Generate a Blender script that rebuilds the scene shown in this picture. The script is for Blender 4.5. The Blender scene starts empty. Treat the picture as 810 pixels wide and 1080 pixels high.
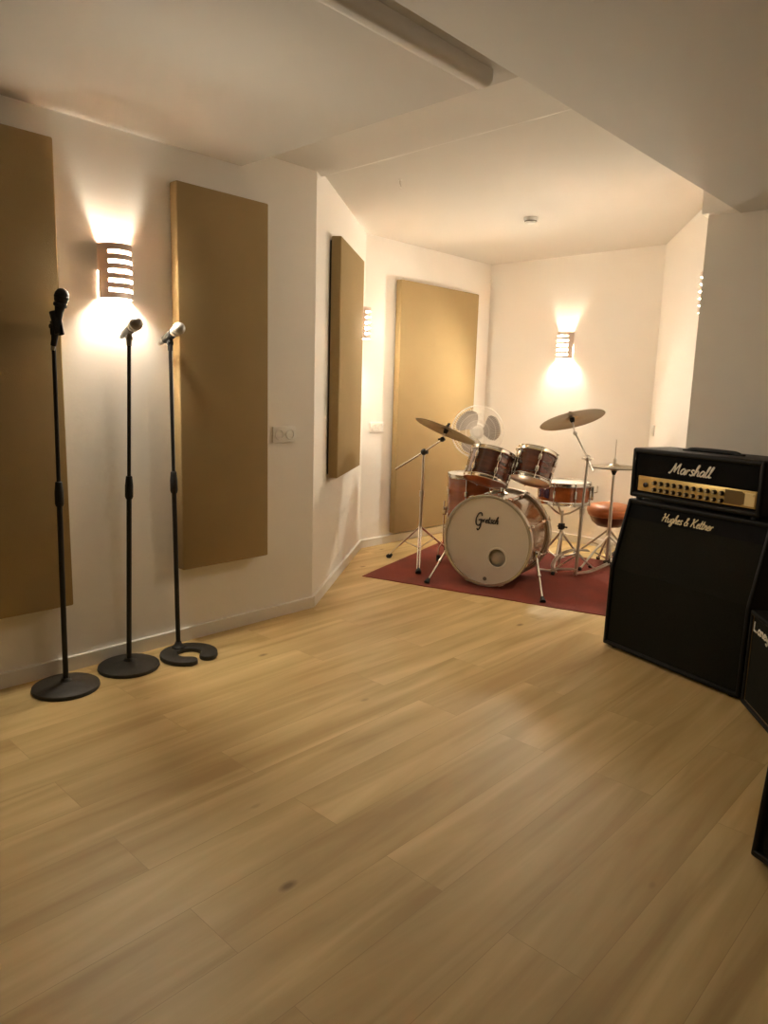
import bpy, bmesh, math, random
from math import sin, cos, pi, radians, sqrt, atan2
from mathutils import Vector, Matrix, Euler

random.seed(7)
sc = bpy.context.scene
COL = sc.collection

# ------------------------------------------------------------------ camera
CAM_H = 1.22
yaw, pitch, roll = radians(43.05), radians(9.616), radians(1.66)
h = Vector((cos(yaw), sin(yaw), 0)); zz = Vector((0, 0, 1))
fw = h*cos(pitch) - zz*sin(pitch)
up = h*sin(pitch) + zz*cos(pitch)
rt = Vector((sin(yaw), -cos(yaw), 0))
r_ = rt*cos(roll) + up*sin(roll); u_ = -rt*sin(roll) + up*cos(roll)
cd = bpy.data.cameras.new('camera'); cam = bpy.data.objects.new('camera', cd); COL.objects.link(cam)
m = Matrix((r_, u_, -fw)).transposed().to_4x4(); m.translation = Vector((0, 0, CAM_H))
cam.matrix_world = m
cd.sensor_fit = 'VERTICAL'; cd.sensor_height = 36; cd.lens = 752.9/1080*36
cd.clip_start = 0.02
sc.camera = cam

# ------------------------------------------------------------------ light levels and exposure
BULB = 240.0                       # radiance of every sconce bulb
GLOW_W = 13.0                      # base watts of the fill spot added in front of every sconce
WARM = (1.0, 0.885, 0.70)
w = bpy.data.worlds.new('world'); sc.world = w; w.use_nodes = True
w.node_tree.nodes['Background'].inputs[0].default_value = (0.5, 0.55, 0.7, 1)
w.node_tree.nodes['Background'].inputs[1].default_value = 0.3
sc.view_settings.view_transform = 'Standard'; sc.view_settings.look = 'None'
sc.view_settings.gamma = 1; sc.view_settings.use_curve_mapping = False
sc.view_settings.exposure = 2.15
sc.cycles.use_denoising = True
sc.cycles.max_bounces = 14; sc.cycles.diffuse_bounces = 12; sc.cycles.glossy_bounces = 4
sc.cycles.sample_clamp_indirect = 12.0
sc.cycles.caustics_reflective = False; sc.cycles.caustics_refractive = False

# ------------------------------------------------------------------ materials
def mat(name, col, rough=.5, metal=0., coat=0., sheen=0., bump=None, vary=None, emit=None, trans=0., sss=0.):
    m = bpy.data.materials.new(name); m.use_nodes = True
    nt = m.node_tree; b = nt.nodes['Principled BSDF']
    b.inputs['Base Color'].default_value = (*col, 1)
    b.inputs['Roughness'].default_value = rough; b.inputs['Metallic'].default_value = metal
    b.inputs['Coat Weight'].default_value = coat; b.inputs['Coat Roughness'].default_value = .08
    b.inputs['Sheen Weight'].default_value = sheen
    b.inputs['Transmission Weight'].default_value = trans
    if emit: b.inputs['Emission Color'].default_value = (*emit[0], 1); b.inputs['Emission Strength'].default_value = emit[1]
    if bump or vary:
        tc = nt.nodes.new('ShaderNodeTexCoord')
    if vary:   # (scale, amount)
        n = nt.nodes.new('ShaderNodeTexNoise'); n.inputs['Scale'].default_value = vary[0]; n.inputs['Detail'].default_value = 5
        mp = nt.nodes.new('ShaderNodeMapping'); mp.inputs['Scale'].default_value = vary[2] if len(vary) > 2 else (1, 1, 1)
        r = nt.nodes.new('ShaderNodeValToRGB')
        a = vary[1]
        r.color_ramp.elements[0].position = .3; r.color_ramp.elements[1].position = .7
        r.color_ramp.elements[0].color = (*[c*(1-a) for c in col], 1); r.color_ramp.elements[1].color = (*[min(1, c*(1+a)) for c in col], 1)
        nt.links.new(tc.outputs['Object'], mp.inputs[0]); nt.links.new(mp.outputs[0], n.inputs['Vector'])
        nt.links.new(n.outputs['Fac'], r.inputs[0]); nt.links.new(r.outputs[0], b.inputs['Base Color'])
    if bump:   # (scale, strength, distance)
        n = nt.nodes.new('ShaderNodeTexNoise'); n.inputs['Scale'].default_value = bump[0]; n.inputs['Detail'].default_value = 4
        bp = nt.nodes.new('ShaderNodeBump'); bp.inputs['Strength'].default_value = bump[1]; bp.inputs['Distance'].default_value = bump[2]
        nt.links.new(tc.outputs['Object'], n.inputs['Vector']); nt.links.new(n.outputs['Fac'], bp.inputs['Height'])
        nt.links.new(bp.outputs[0], b.inputs['Normal'])
    return m

M = {}
M['wall'] = mat('white_wall_paint', (.88, .85, .80), .75, bump=(35, .12, .004))
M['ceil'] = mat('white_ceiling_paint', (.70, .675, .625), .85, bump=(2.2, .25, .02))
M['low_ceil'] = mat('dimmed_ceiling_paint', (.56, .54, .50), .85, bump=(2.2, .25, .02))  # ceiling white with the dimness of the lowered parts put into the colour
M['board'] = mat('white_gloss_trim', (.82, .80, .76), .35)
M['panel'] = mat('tan_acoustic_fabric', (.35, .25, .115), .95, sheen=.0, bump=(420, .4, .002), vary=(3, .05))
M['socket'] = mat('white_plastic', (.82, .80, .75), .3)
M['dark_hole'] = mat('dark_plastic_hole', (.03, .03, .03), .6)
M['ceramic'] = mat('unglazed_white_ceramic', (.80, .66, .58), .6, bump=(60, .1, .002))
def translucent(m, w, col):
    nt = m.node_tree; b = nt.nodes['Principled BSDF']; o = nt.nodes['Material Output']
    tl = nt.nodes.new('ShaderNodeBsdfTranslucent'); tl.inputs[0].default_value = (*col, 1)
    mx = nt.nodes.new('ShaderNodeMixShader'); mx.inputs[0].default_value = w
    nt.links.new(b.outputs[0], mx.inputs[1]); nt.links.new(tl.outputs[0], mx.inputs[2]); nt.links.new(mx.outputs[0], o.inputs[0])
translucent(M['ceramic'], .012, (.95, .75, .62))
M['bulb'] = mat('glowing_frosted_bulb', (1, 1, 1), .5, emit=(WARM, BULB))
M['black_metal'] = mat('black_powder_coat', (.012, .011, .010), .45)
M['iron'] = mat('black_cast_iron', (.022, .020, .016), .6, bump=(90, .3, .002))
M['rubber'] = mat('black_rubber', (.012, .012, .012), .7)
M['chrome'] = mat('chrome_plating', (.80, .77, .72), .14, metal=1)
M['dull_chrome'] = mat('worn_chrome', (.62, .58, .52), .3, metal=1)
M['silver_grille'] = mat('silver_wire_grille', (.62, .60, .57), .35, metal=.7, bump=(900, .8, .001))
M['grey_grille'] = mat('grey_wire_grille', (.33, .29, .26), .4, metal=.5, bump=(900, .8, .001))
M['glare_clip'] = mat('glare_lightened_clip', (.20, .18, .155), .4)  # black clip with veiling glare mixed into its colour
M['mic_body'] = mat('glare_lightened_enamel', (.22, .20, .175), .35, metal=.4)  # dark body lightened by the glare painted into it
M['bronze'] = mat('aged_cymbal_bronze', (.32, .265, .19), .3, metal=1, vary=(5, .18), bump=(120, .08, .001))
M['walnut'] = mat('red_walnut_lacquer', (.085, .018, .006), .17, coat=1, vary=(7, .35, (1, 1, 5)))
M['amber'] = mat('amber_maple_lacquer', (.36, .085, .015), .2, coat=1, vary=(6, .22, (1, 1, 4)))
M['olive'] = mat('brown_maple_lacquer', (.20, .085, .022), .2, coat=1, vary=(6, .25, (1, 1, 4)))
M['hoop'] = mat('champagne_hoop', (.66, .60, .50), .25, metal=.6)
M['head'] = mat('coated_white_drumhead', (.78, .74, .67), .5, bump=(200, .15, .001))
M['clear_head'] = mat('clear_resonant_head_over_orange_wood', (.62, .15, .035), .35, coat=.3)
M['pink_head'] = mat('pinkish_resonant_head', (.66, .27, .17), .35, coat=.3)
M['logo_dark'] = mat('dark_print', (.02, .02, .028), .5)
M['port_ring'] = mat('white_port_ring', (.80, .77, .70), .4)
M['felt'] = mat('dark_felt', (.02, .018, .015), .9)
M['pillow'] = mat('grey_damping_pillow', (.52, .48, .40), .9, vary=(9, .2))
M['tolex'] = mat('black_vinyl_covering', (.005, .0045, .0035), .5, bump=(260, .5, .002))
M['cloth'] = mat('black_grille_cloth', (.009, .0085, .004), .95, bump=(600, .6, .002), vary=(160, .3))
M['black_front'] = mat('black_front_cloth', (.002, .002, .002), .95)
M['gold'] = mat('brushed_gold_panel', (.60, .43, .16), .35, metal=.75, vary=(4, .08, (1, 1, 20)))
M['light_gold'] = mat('pale_gold_plate', (.92, .74, .36), .4, metal=.15)
M['brown_gold'] = mat('brown_printed_panel', (.16, .10, .025), .4, metal=.3)
M['knob'] = mat('black_knob', (.035, .02, .012), .35)
M['knob_cap'] = mat('pale_gold_knob_cap', (.85, .72, .45), .25, metal=.6)
M['logo_white'] = mat('white_script_plastic', (.85, .80, .70), .4)
M['logo_cream'] = mat('cream_script_plastic', (.80, .70, .42), .4)
M['vinyl'] = mat('tan_orange_leatherette', (.47, .16, .055), .4, bump=(80, .15, .002))
M['vinyl_dark'] = mat('dark_brown_leatherette', (.12, .03, .012), .45)
M['fan_white'] = mat('white_fan_plastic', (.82, .79, .74), .4)
M['fan_blade'] = mat('grey_fan_blade', (.40, .36, .32), .35)
M['shell_reflection'] = mat('painted_purple_reflection', (.12, .08, .14), .2, metal=.6, coat=.5)  # colour of the dark reflection painted on the snare shell

def floor_material():
    m = bpy.data.materials.new('oak_laminate_planks'); m.use_nodes = True
    nt = m.node_tree; N = nt.nodes; L = nt.links; b = N['Principled BSDF']
    tc = N.new('ShaderNodeTexCoord')
    br = N.new('ShaderNodeTexBrick'); br.inputs['Scale'].default_value = 1
    br.inputs['Brick Width'].default_value = 1.28; br.inputs['Row Height'].default_value = .192
    br.inputs['Mortar Size'].default_value = .0009; br.inputs['Mortar Smooth'].default_value = .3
    br.inputs['Color1'].default_value = (0, 0, 0, 1); br.inputs['Color2'].default_value = (1, 1, 1, 1); br.inputs['Mortar'].default_value = (.5, .5, .5, 1)
    br.offset = .37
    L.new(tc.outputs['Object'], br.inputs['Vector'])
    # long grain streaks
    mp = N.new('ShaderNodeMapping'); mp.inputs['Scale'].default_value = (.55, 6.5, 1)
    ad = N.new('ShaderNodeVectorMath'); ad.operation = 'ADD'
    sc_ = N.new('ShaderNodeVectorMath'); sc_.operation = 'SCALE'; sc_.inputs['Scale'].default_value = 7.3
    L.new(br.outputs['Color'], sc_.inputs[0]); L.new(tc.outputs['Object'], ad.inputs[0]); L.new(sc_.outputs[0], ad.inputs[1])
    L.new(ad.outputs[0], mp.inputs[0])
    n1 = N.new('ShaderNodeTexNoise'); n1.inputs['Scale'].default_value = 1.6; n1.inputs['Detail'].default_value = 7; n1.inputs['Distortion'].default_value = .7
    L.new(mp.outputs[0], n1.inputs['Vector'])
    r1 = N.new('ShaderNodeValToRGB'); e = r1.color_ramp.elements
    e[0].position = .30; e[0].color = (.42, .29, .115, 1); e[1].position = .72; e[1].color = (.68, .52, .255, 1)
    L.new(n1.outputs['Fac'], r1.inputs[0])
    mx = N.new('ShaderNodeMix'); mx.data_type = 'RGBA'; mx.blend_type = 'MULTIPLY'; mx.inputs[0].default_value = 1
    r2 = N.new('ShaderNodeValToRGB'); r2.color_ramp.elements[0].color = (.94, .93, .92, 1); r2.color_ramp.elements[1].color = (1.03, 1.03, 1.02, 1)
    L.new(br.outputs['Color'], r2.inputs[0]); L.new(r1.outputs[0], mx.inputs[6]); L.new(r2.outputs[0], mx.inputs[7])
    # knots
    vo = N.new('ShaderNodeTexVoronoi'); vo.inputs['Scale'].default_value = 1.0
    mpk = N.new('ShaderNodeMapping'); mpk.inputs['Scale'].default_value = (2.6, 5.0, 1); L.new(tc.outputs['Object'], mpk.inputs[0]); L.new(mpk.outputs[0], vo.inputs['Vector'])
    rk = N.new('ShaderNodeValToRGB'); rk.color_ramp.elements[0].position = .03; rk.color_ramp.elements[0].color = (.32, .27, .2, 1)
    rk.color_ramp.elements[1].position = .085; rk.color_ramp.elements[1].color = (1, 1, 1, 1)
    L.new(vo.outputs['Distance'], rk.inputs[0])
    mk = N.new('ShaderNodeMix'); mk.data_type = 'RGBA'; mk.blend_type = 'MULTIPLY'; mk.inputs[0].default_value = .8
    L.new(mx.outputs[2], mk.inputs[6]); L.new(rk.outputs[0], mk.inputs[7])
    # seams
    ms = N.new('ShaderNodeMix'); ms.data_type = 'RGBA'; ms.blend_type = 'MIX'
    L.new(br.outputs['Fac'], ms.inputs[0]); L.new(mk.outputs[2], ms.inputs[6]); ms.inputs[7].default_value = (.40, .28, .12, 1)
    L.new(ms.outputs[2], b.inputs['Base Color'])
    b.inputs['Roughness'].default_value = .48
    b.inputs['Specular IOR Level'].default_value = .4
    return m
M['floor'] = floor_material()

def rug_material():
    m = bpy.data.materials.new('red_wool_rug'); m.use_nodes = True
    nt = m.node_tree; N = nt.nodes; L = nt.links; b = N['Principled BSDF']
    tc = N.new('ShaderNodeTexCoord')
    n = N.new('ShaderNodeTexNoise'); n.inputs['Scale'].default_value = 4; n.inputs['Detail'].default_value = 6
    L.new(tc.outputs['Object'], n.inputs['Vector'])
    r = N.new('ShaderNodeValToRGB'); r.color_ramp.elements[0].position = .35; r.color_ramp.elements[0].color = (.11, .010, .004, 1)
    r.color_ramp.elements[1].position = .7; r.color_ramp.elements[1].color = (.20, .022, .008, 1)
    L.new(n.outputs['Fac'], r.inputs[0]); L.new(r.outputs[0], b.inputs['Base Color'])
    b.inputs['Roughness'].default_value = .95; b.inputs['Sheen Weight'].default_value = .15; b.inputs['Sheen Tint'].default_value = (1, .55, .45, 1)
    n2 = N.new('ShaderNodeTexNoise'); n2.inputs['Scale'].default_value = 300
    bp = N.new('ShaderNodeBump'); bp.inputs['Strength'].default_value = .6; bp.inputs['Distance'].default_value = .004
    L.new(tc.outputs['Object'], n2.inputs['Vector']); L.new(n2.outputs['Fac'], bp.inputs['Height']); L.new(bp.outputs[0], b.inputs['Normal'])
    return m
M['rug'] = rug_material()

# ------------------------------------------------------------------ mesh helpers
I4 = Matrix.Identity(4)
def frame(o, x, y, z):
    m = Matrix((Vector(x), Vector(y), Vector(z))).transposed().to_4x4(); m.translation = Vector(o); return m
def look(o, axis):
    """matrix whose local z is the axis"""
    q = Vector(axis).normalized().to_track_quat('Z', 'Y').to_matrix().to_4x4(); q.translation = Vector(o); return q
T = Matrix.Translation

class MB:
    def __init__(s): s.v = []; s.f = []; s.sm = []
    def add(s, vs, fs, M=I4, smooth=False):
        k = len(s.v); s.v += [M @ Vector(v) for v in vs]; s.f += [[i+k for i in f] for f in fs]; s.sm += [smooth]*len(fs); return s
    def box(s, a, b, M=I4, bev=0., seg=2):
        bm = bmesh.new(); bmesh.ops.create_cube(bm, size=1)
        a = Vector(a); b = Vector(b); c = (a+b)/2; d = b-a
        for v in bm.verts: v.co = Vector((v.co.x*d.x+c.x, v.co.y*d.y+c.y, v.co.z*d.z+c.z))
        if bev: bmesh.ops.bevel(bm, geom=list(bm.edges), offset=bev, segments=seg, profile=.5, affect='EDGES')
        s.bm(bm, M, bool(bev)); return s
    def bm(s, bm, M=I4, smooth=False):
        bm.verts.index_update(); s.add([v.co.copy() for v in bm.verts], [[v.index for v in f.verts] for f in bm.faces], M, smooth); bm.free()
    def prism(s, poly, d0, d1, M=I4, bev=0., seg=2):
        """polygon in local xy extruded along local z from d0 to d1"""
        bm = bmesh.new()
        n = len(poly)
        lo = [bm.verts.new((p[0], p[1], d0)) for p in poly]; hi = [bm.verts.new((p[0], p[1], d1)) for p in poly]
        bm.faces.new(lo[::-1]); bm.faces.new(hi)
        for i in range(n): bm.faces.new((lo[i], lo[(i+1) % n], hi[(i+1) % n], hi[i]))
        bmesh.ops.recalc_face_normals(bm, faces=bm.faces)
        if bev: bmesh.ops.bevel(bm, geom=list(bm.edges), offset=bev, segments=seg, profile=.5, affect='EDGES')
        s.bm(bm, M, bool(bev)); return s
    def lathe(s, prof, M=I4, n=32, smooth=True):
        """prof: (r,z) list; r==0 closes"""
        vs = []; rings = []
        for r, z in prof:
            if r <= 1e-7: rings.append([len(vs)]); vs.append((0, 0, z))
            else:
                rings.append(list(range(len(vs), len(vs)+n)))
                vs += [(r*cos(2*pi*k/n), r*sin(2*pi*k/n), z) for k in range(n)]
        fs = []
        for A, B in zip(rings, rings[1:]):
            for k in range(n):
                k2 = (k+1) % n
                if len(A) == 1 and len(B) == 1: continue
                if len(A) == 1: fs.append([A[0], B[k2], B[k]][::-1])
                elif len(B) == 1: fs.append([A[k], A[k2], B[0]])
                else: fs.append([A[k], A[k2], B[k2], B[k]])
        s.add(vs, fs, M, smooth); return s
    def tube(s, pts, r, M=I4, n=10, caps=True, closed=False):
        pts = [Vector(p) for p in pts]; N = len(pts)
        rs = r if isinstance(r, (list, tuple)) else [r]*N
        vs = []; prev = None
        for i, p in enumerate(pts):
            if closed: t = (pts[(i+1) % N]-pts[i-1])
            else: t = (pts[min(i+1, N-1)]-pts[max(i-1, 0)])
            t.normalize()
            if prev is None:
                a = Vector((0, 0, 1)) if abs(t.z) < .9 else Vector((1, 0, 0)); x = t.cross(a).normalized()
            else:
                x = (prev - t*prev.dot(t)).normalized()
            prev = x; y = t.cross(x)
            vs += [p+(x*cos(2*pi*k/n)+y*sin(2*pi*k/n))*rs[i] for k in range(n)]
        fs = []
        for i in range(N if closed else N-1):
            j = (i+1) % N
            for k in range(n):
                k2 = (k+1) % n; fs.append([i*n+k, i*n+k2, j*n+k2, j*n+k])
        if caps and not closed:
            fs.append(list(range(n))[::-1]); fs.append([(N-1)*n+k for k in range(n)])
        s.add(vs, fs, M, True); return s
    def ball(s, c, r, M=I4, n=16, sq=(1, 1, 1)):
        pr = [(r*sin(pi*k/n), -r*cos(pi*k/n)) for k in range(n+1)]; pr[0] = (0, -r); pr[-1] = (0, r)
        s.lathe(pr, M @ T(Vector(c)) @ Matrix.Diagonal((*sq, 1)), n=n*2); return s
    def mesh(s, name, inv=I4):
        me = bpy.data.meshes.new(name); me.from_pydata([tuple(inv @ v) for v in s.v], [], s.f)
        me.polygons.foreach_set('use_smooth', s.sm); me.validate(); me.update()
        if any(s.sm):
            try: me.set_sharp_from_angle(angle=radians(38))
            except Exception: pass
        return me

ROOTM = {}
def thing(name, label, cat, loc=(0, 0, 0), rot=None, group=None):
    o = bpy.data.objects.new(name, None); COL.objects.link(o); o.empty_display_size = .05
    mw = T(Vector(loc)) @ (rot.to_4x4() if rot is not None else I4)
    o.matrix_basis = mw; ROOTM[o.name] = mw
    o['label'] = label; o['category'] = cat
    if group: o['group'] = group
    return o
def obj(name, mb, m, parent=None, world=False, label=None):
    """world=True: the shape was written in room coordinates and is moved into its thing's frame"""
    inv = I4
    if parent is not None: ROOTM_p = ROOTM[parent.name]; inv = ROOTM_p.inverted() if world else I4
    me = mb.mesh(name, inv); me.materials.append(M[m])
    o = bpy.data.objects.new(name, me); COL.objects.link(o)
    if parent is not None: o.parent = parent; ROOTM[o.name] = ROOTM[parent.name]
    if label: o['label'] = label
    return o
def tag(o, label, cat, group=None):
    o['label'] = label; o['category'] = cat
    if group: o['group'] = group
    return o
def struct(name, mb, m):
    o = obj(name, mb, m); o['kind'] = 'structure'; return o
def rotz(a): return Matrix.Rotation(a, 4, 'Z')
def copy_thing(root, loc, rot, label, group=None):
    r = root.copy(); COL.objects.link(r); mw = T(Vector(loc)) @ rot.to_4x4(); r.matrix_basis = mw; ROOTM[r.name] = mw
    r['label'] = label
    if group: r['group'] = group
    def kids(a, b):
        for ch in list(a.children):
            c = ch.copy(); COL.objects.link(c); c.parent = b; kids(ch, c)
    kids(root, r); return r

# ------------------------------------------------------------------ script lettering: strokes in em units (x right, y up), x-height .5
GL = {
 'M': (1.05, [[(-.05,.05),(.08,.0),(.22,.35),(.36,1.0)],[(.36,1.0),(.42,.55),(.46,.12)],[(.46,.12),(.62,.6),(.84,1.0)],[(.84,1.0),(.82,.45),(.86,.08),(.98,.06)]]),
 'a': (.52, [[(.42,.44),(.22,.52),(.06,.28),(.12,.03),(.30,.06),(.43,.40)],[(.44,.48),(.40,.14),(.46,.01),(.56,.08)]]),
 'r': (.42, [[(.0,.1),(.12,.50),(.10,.02)],[(.11,.28),(.22,.46),(.36,.46)]]),
 's': (.40, [[(.36,.44),(.22,.53),(.08,.42),(.22,.26),(.32,.12),(.18,.0),(.0,.08)],[(.30,.06),(.42,.06)]]),
 'h': (.50, [[(.0,.1),(.24,.9),(.16,1.0),(.08,.6),(.08,.0)],[(.09,.26),(.26,.50),(.36,.38),(.36,.04),(.50,.06)]]),
 'l': (.32, [[(.0,.08),(.22,.86),(.16,1.0),(.08,.7),(.10,.06),(.32,.06)]]),
 'u': (.52, [[(.02,.48),(.04,.10),(.20,.0),(.38,.20),(.42,.50)],[(.42,.50),(.40,.08),(.54,.05)]]),
 'g': (.50, [[(.40,.44),(.20,.52),(.06,.28),(.14,.04),(.32,.12),(.41,.44)],[(.41,.46),(.34,-.30),(.16,-.42),(.10,-.24),(.50,.08)]]),
 'e': (.44, [[(.02,.20),(.30,.32),(.28,.50),(.10,.42),(.06,.12),(.22,.0),(.44,.10)]]),
 'n': (.52, [[(.0,.44),(.08,.46),(.07,.0)],[(.08,.28),(.24,.50),(.36,.38),(.37,.05),(.52,.06)]]),
 't': (.34, [[(.12,.92),(.09,.12),(.18,.0),(.34,.08)],[(-.04,.58),(.30,.60)]]),
 'c': (.42, [[(.36,.42),(.20,.52),(.05,.26),(.16,.01),(.42,.10)]]),
 'y': (.50, [[(.02,.48),(.06,.12),(.22,.06),(.38,.44)],[(.40,.50),(.30,-.30),(.12,-.42),(.04,-.26)]]),
 'H': (.95, [[(.0,.82),(.16,.98),(.18,.5),(.10,.0)],[(.72,1.0),(.62,.5),(.62,.06),(.78,.04)],[(.02,.40),(.40,.56),(.80,.52)]]),
 'K': (.90, [[(.0,.84),(.16,.98),(.16,.5),(.08,.0)],[(.70,1.0),(.42,.64),(.16,.48)],[(.22,.52),(.46,.30),(.62,.02),(.80,.06)]]),
 '&': (.80, [[(.66,.0),(.24,.66),(.30,.92),(.46,.82),(.12,.30),(.22,.02),(.48,.08),(.62,.40)]]),
 'G': (1.0, [[(.74,.78),(.66,1.0),(.36,.98),(.08,.60),(.10,.16),(.40,.02),(.66,.20),(.70,.48)],[(.38,.46),(.70,.50),(.92,.46)],[(.70,.48),(.62,-.10),(.40,-.34),(.26,-.20)]]),
 'L': (.78, [[(.10,1.0),(.08,.08)],[(.06,.06),(.60,.06)]]),
 ' ': (.30, []),
}
def smooth_line(p, k=5):
    if len(p) < 3: return [Vector((*q, 0)) for q in p]
    P = [Vector((*q, 0)) for q in p]; P = [P[0]*2-P[1]] + P + [P[-1]*2-P[-2]]; out = []
    for i in range(1, len(P)-2):
        for j in range(k):
            t = j/k; a, b, c, d = P[i-1:i+3]
            out.append(.5*((2*b)+(c-a)*t+(2*a-5*b+4*c-d)*t*t+(-a+3*b-3*c+d)*t**3))
    out.append(P[-2]); return out
def script_text(text, width, height, M4, weight=.055, slant=.28, depth=.5):
    """raised script lettering: local x along the line, y up, z out of the surface"""
    mb = MB(); x = 0; tot = sum(GL[c][0] for c in text); sx = width/tot
    for c in text:
        adv, st = GL[c]
        for s in st:
            pl = smooth_line(s); pts = [((x+p.x+slant*p.y)*sx, p.y*height, 0) for p in pl]
            # round strokes, flattened against the surface
            mb.tube(pts, weight*height, M4 @ Matrix.Diagonal((1, 1, depth, 1)), n=6)
        x += adv
    return mb

# low sheen on the cloth fronts
for k in ('cloth', 'black_front', 'tolex'): M[k].node_tree.nodes['Principled BSDF'].inputs['Specular IOR Level'].default_value = .22
# ================================================================== THE SETTING
YA = 2.955           # left wall plane
B0 = Vector((2.585, YA, 0)); B1 = Vector((3.875, 3.875, 0))
tB = (B1-B0).normalized(); nB = Vector((tB.y, -tB.x, 0))
DX = 5.46            # end wall
ZU, ZL, ZS = 2.352, 2.238, 2.12
WT = .12
def quadwall(name, pts, z0=0, z1=2.6, m='wall'):
    struct(name, MB().prism(pts, z0, z1), m)
M['dark_unseen_wall'] = mat('bounce_cutting_brown', (.16, .11, .06), .95)  # unseen walls made dark brown to cut light bounced into the foreground
struct('floor', MB().box((-2.4, -1.4, -.1), (5.7, 4.1, 0)), 'floor')
quadwall('wall_left', [(-2.3, YA), (B0.x, B0.y), (B0.x-.06, B0.y+WT), (-2.3, YA+WT)])
quadwall('wall_angled', [(B0.x, B0.y), (B1.x, B1.y), (B1.x, B1.y+WT+.02), (B0.x-.06, B0.y+WT)])
quadwall('wall_alcove', [(B1.x, B1.y), (DX, B1.y), (DX+WT, B1.y+WT), (B1.x, B1.y+WT)])
quadwall('wall_far', [(DX, B1.y), (DX, 2.31), (DX+WT, 2.25), (DX+WT, B1.y+WT)])
quadwall('wall_return', [(DX, 2.31), (4.0, 1.36), (4.06, 1.25), (DX+WT, 2.25)])
quadwall('wall_right', [(3.83, -1.3), (3.83, 1.42), (3.96, 1.42), (4.0, 1.36), (4.0, -1.3)])
quadwall('wall_near', [(-2.3, -1.3), (3.95, -1.3), (3.95, -1.42), (-2.3, -1.42)], m='dark_unseen_wall')
quadwall('wall_back', [(-2.3, -1.3), (-2.3, YA), (-2.42, YA), (-2.42, -1.3)], m='dark_unseen_wall')
# upper ceiling: shallow step of the old slab, then the higher bay over the drums
def ceiling_mesh():
    mb = MB(); prof = [(2.0, ZU-.03), (2.66, ZU-.03), (2.74, ZU), (5.7, ZU)]
    prof2 = [(5.7, ZU+.15), (2.0, ZU+.15)]
    P = [(x, z) for x, z in prof+prof2]
    m = frame((0, 1.1, 0), (1, 0, 0), (0, 0, 1), (0, 1, 0))
    mb.prism(P, 0, 3.0, m); return mb
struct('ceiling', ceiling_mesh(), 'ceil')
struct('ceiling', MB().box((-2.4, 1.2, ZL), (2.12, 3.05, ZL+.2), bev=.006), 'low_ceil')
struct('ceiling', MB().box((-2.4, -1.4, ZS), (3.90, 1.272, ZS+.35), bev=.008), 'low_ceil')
struct('trim_1', MB().box((3.795, 1.0, 2.13), (3.96, 1.445, 2.36), bev=.008), 'wall')
# rounded pipe boxing under the lowered ceiling
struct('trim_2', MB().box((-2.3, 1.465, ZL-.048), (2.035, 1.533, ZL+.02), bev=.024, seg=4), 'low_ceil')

def baseboard(name, a, b, n):
    a = Vector((*a, 0)); b = Vector((*b, 0)); t = (b-a); L = t.length; t.normalize(); n = Vector((*n, 0)).normalized()
    m = frame(a, n, (0, 0, 1), t) if n.cross(Vector((0, 0, 1))).dot(t) > 0 else frame(b, n, (0, 0, 1), -t)
    prof = [(0, 0), (.016, 0), (.016, .061), (.014, .063), (.0, .063)]
    struct(name, MB().prism(prof, 0, L, m), 'board')
baseboard('baseboard_left', (-2.3, YA), (B0.x, B0.y), (0, -1))
baseboard('baseboard_angled', (B0.x, B0.y), (B1.x, B1.y), (nB.x, nB.y))
baseboard('baseboard_alcove', (B1.x, B1.y), (DX, B1.y), (0, -1))
baseboard('baseboard_far', (DX, 2.31), (DX, B1.y), (-1, 0))
gd = Vector((DX-4.0, 2.31-1.36, 0)).normalized()
baseboard('baseboard_return', (4.0, 1.36), (DX, 2.31), (-gd.y, gd.x))

# ================================================================== ACOUSTIC PANELS
def acoustic_panel(label, w, hgt, th, loc, ang):
    """local x along the wall, y into the room (negative), z up; hangs on the wall"""
    t = thing('acoustic_panel', label, 'acoustic panel', loc, rotz(ang), 'acoustic panels on the walls')
    mb = MB().box((-w/2, -th, 0), (w/2, -.012, hgt), bev=.007, seg=3)
    obj('fabric_cover', mb, 'panel', t)
    obj('back_frame', MB().box((-w/2+.02, -.013, .02), (w/2-.02, 0, hgt-.02)), 'dark_hole', t)
    return t
acoustic_panel('tan fabric acoustic panel left of the three microphone stands, cut off by the photo edge', .50, 1.815, .07, (.966, YA, .305), 0)
acoustic_panel('tan acoustic panel on the left wall between the wall lamp and the double socket', .492, 1.715, .07, (1.976, YA, .368), 0)
angB = atan2(tB.y, tB.x)
acoustic_panel('tan fabric acoustic panel with dark shaded edge on the angled wall beside the alcove', .79, 1.375, .07, B0+tB*.72+Vector((0, 0, .70)), angB)
acoustic_panel('widest tan acoustic panel, in the alcove behind the boom cymbal stand', 1.0, 1.98, .07, (4.70, 3.875, .085), 0)

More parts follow.
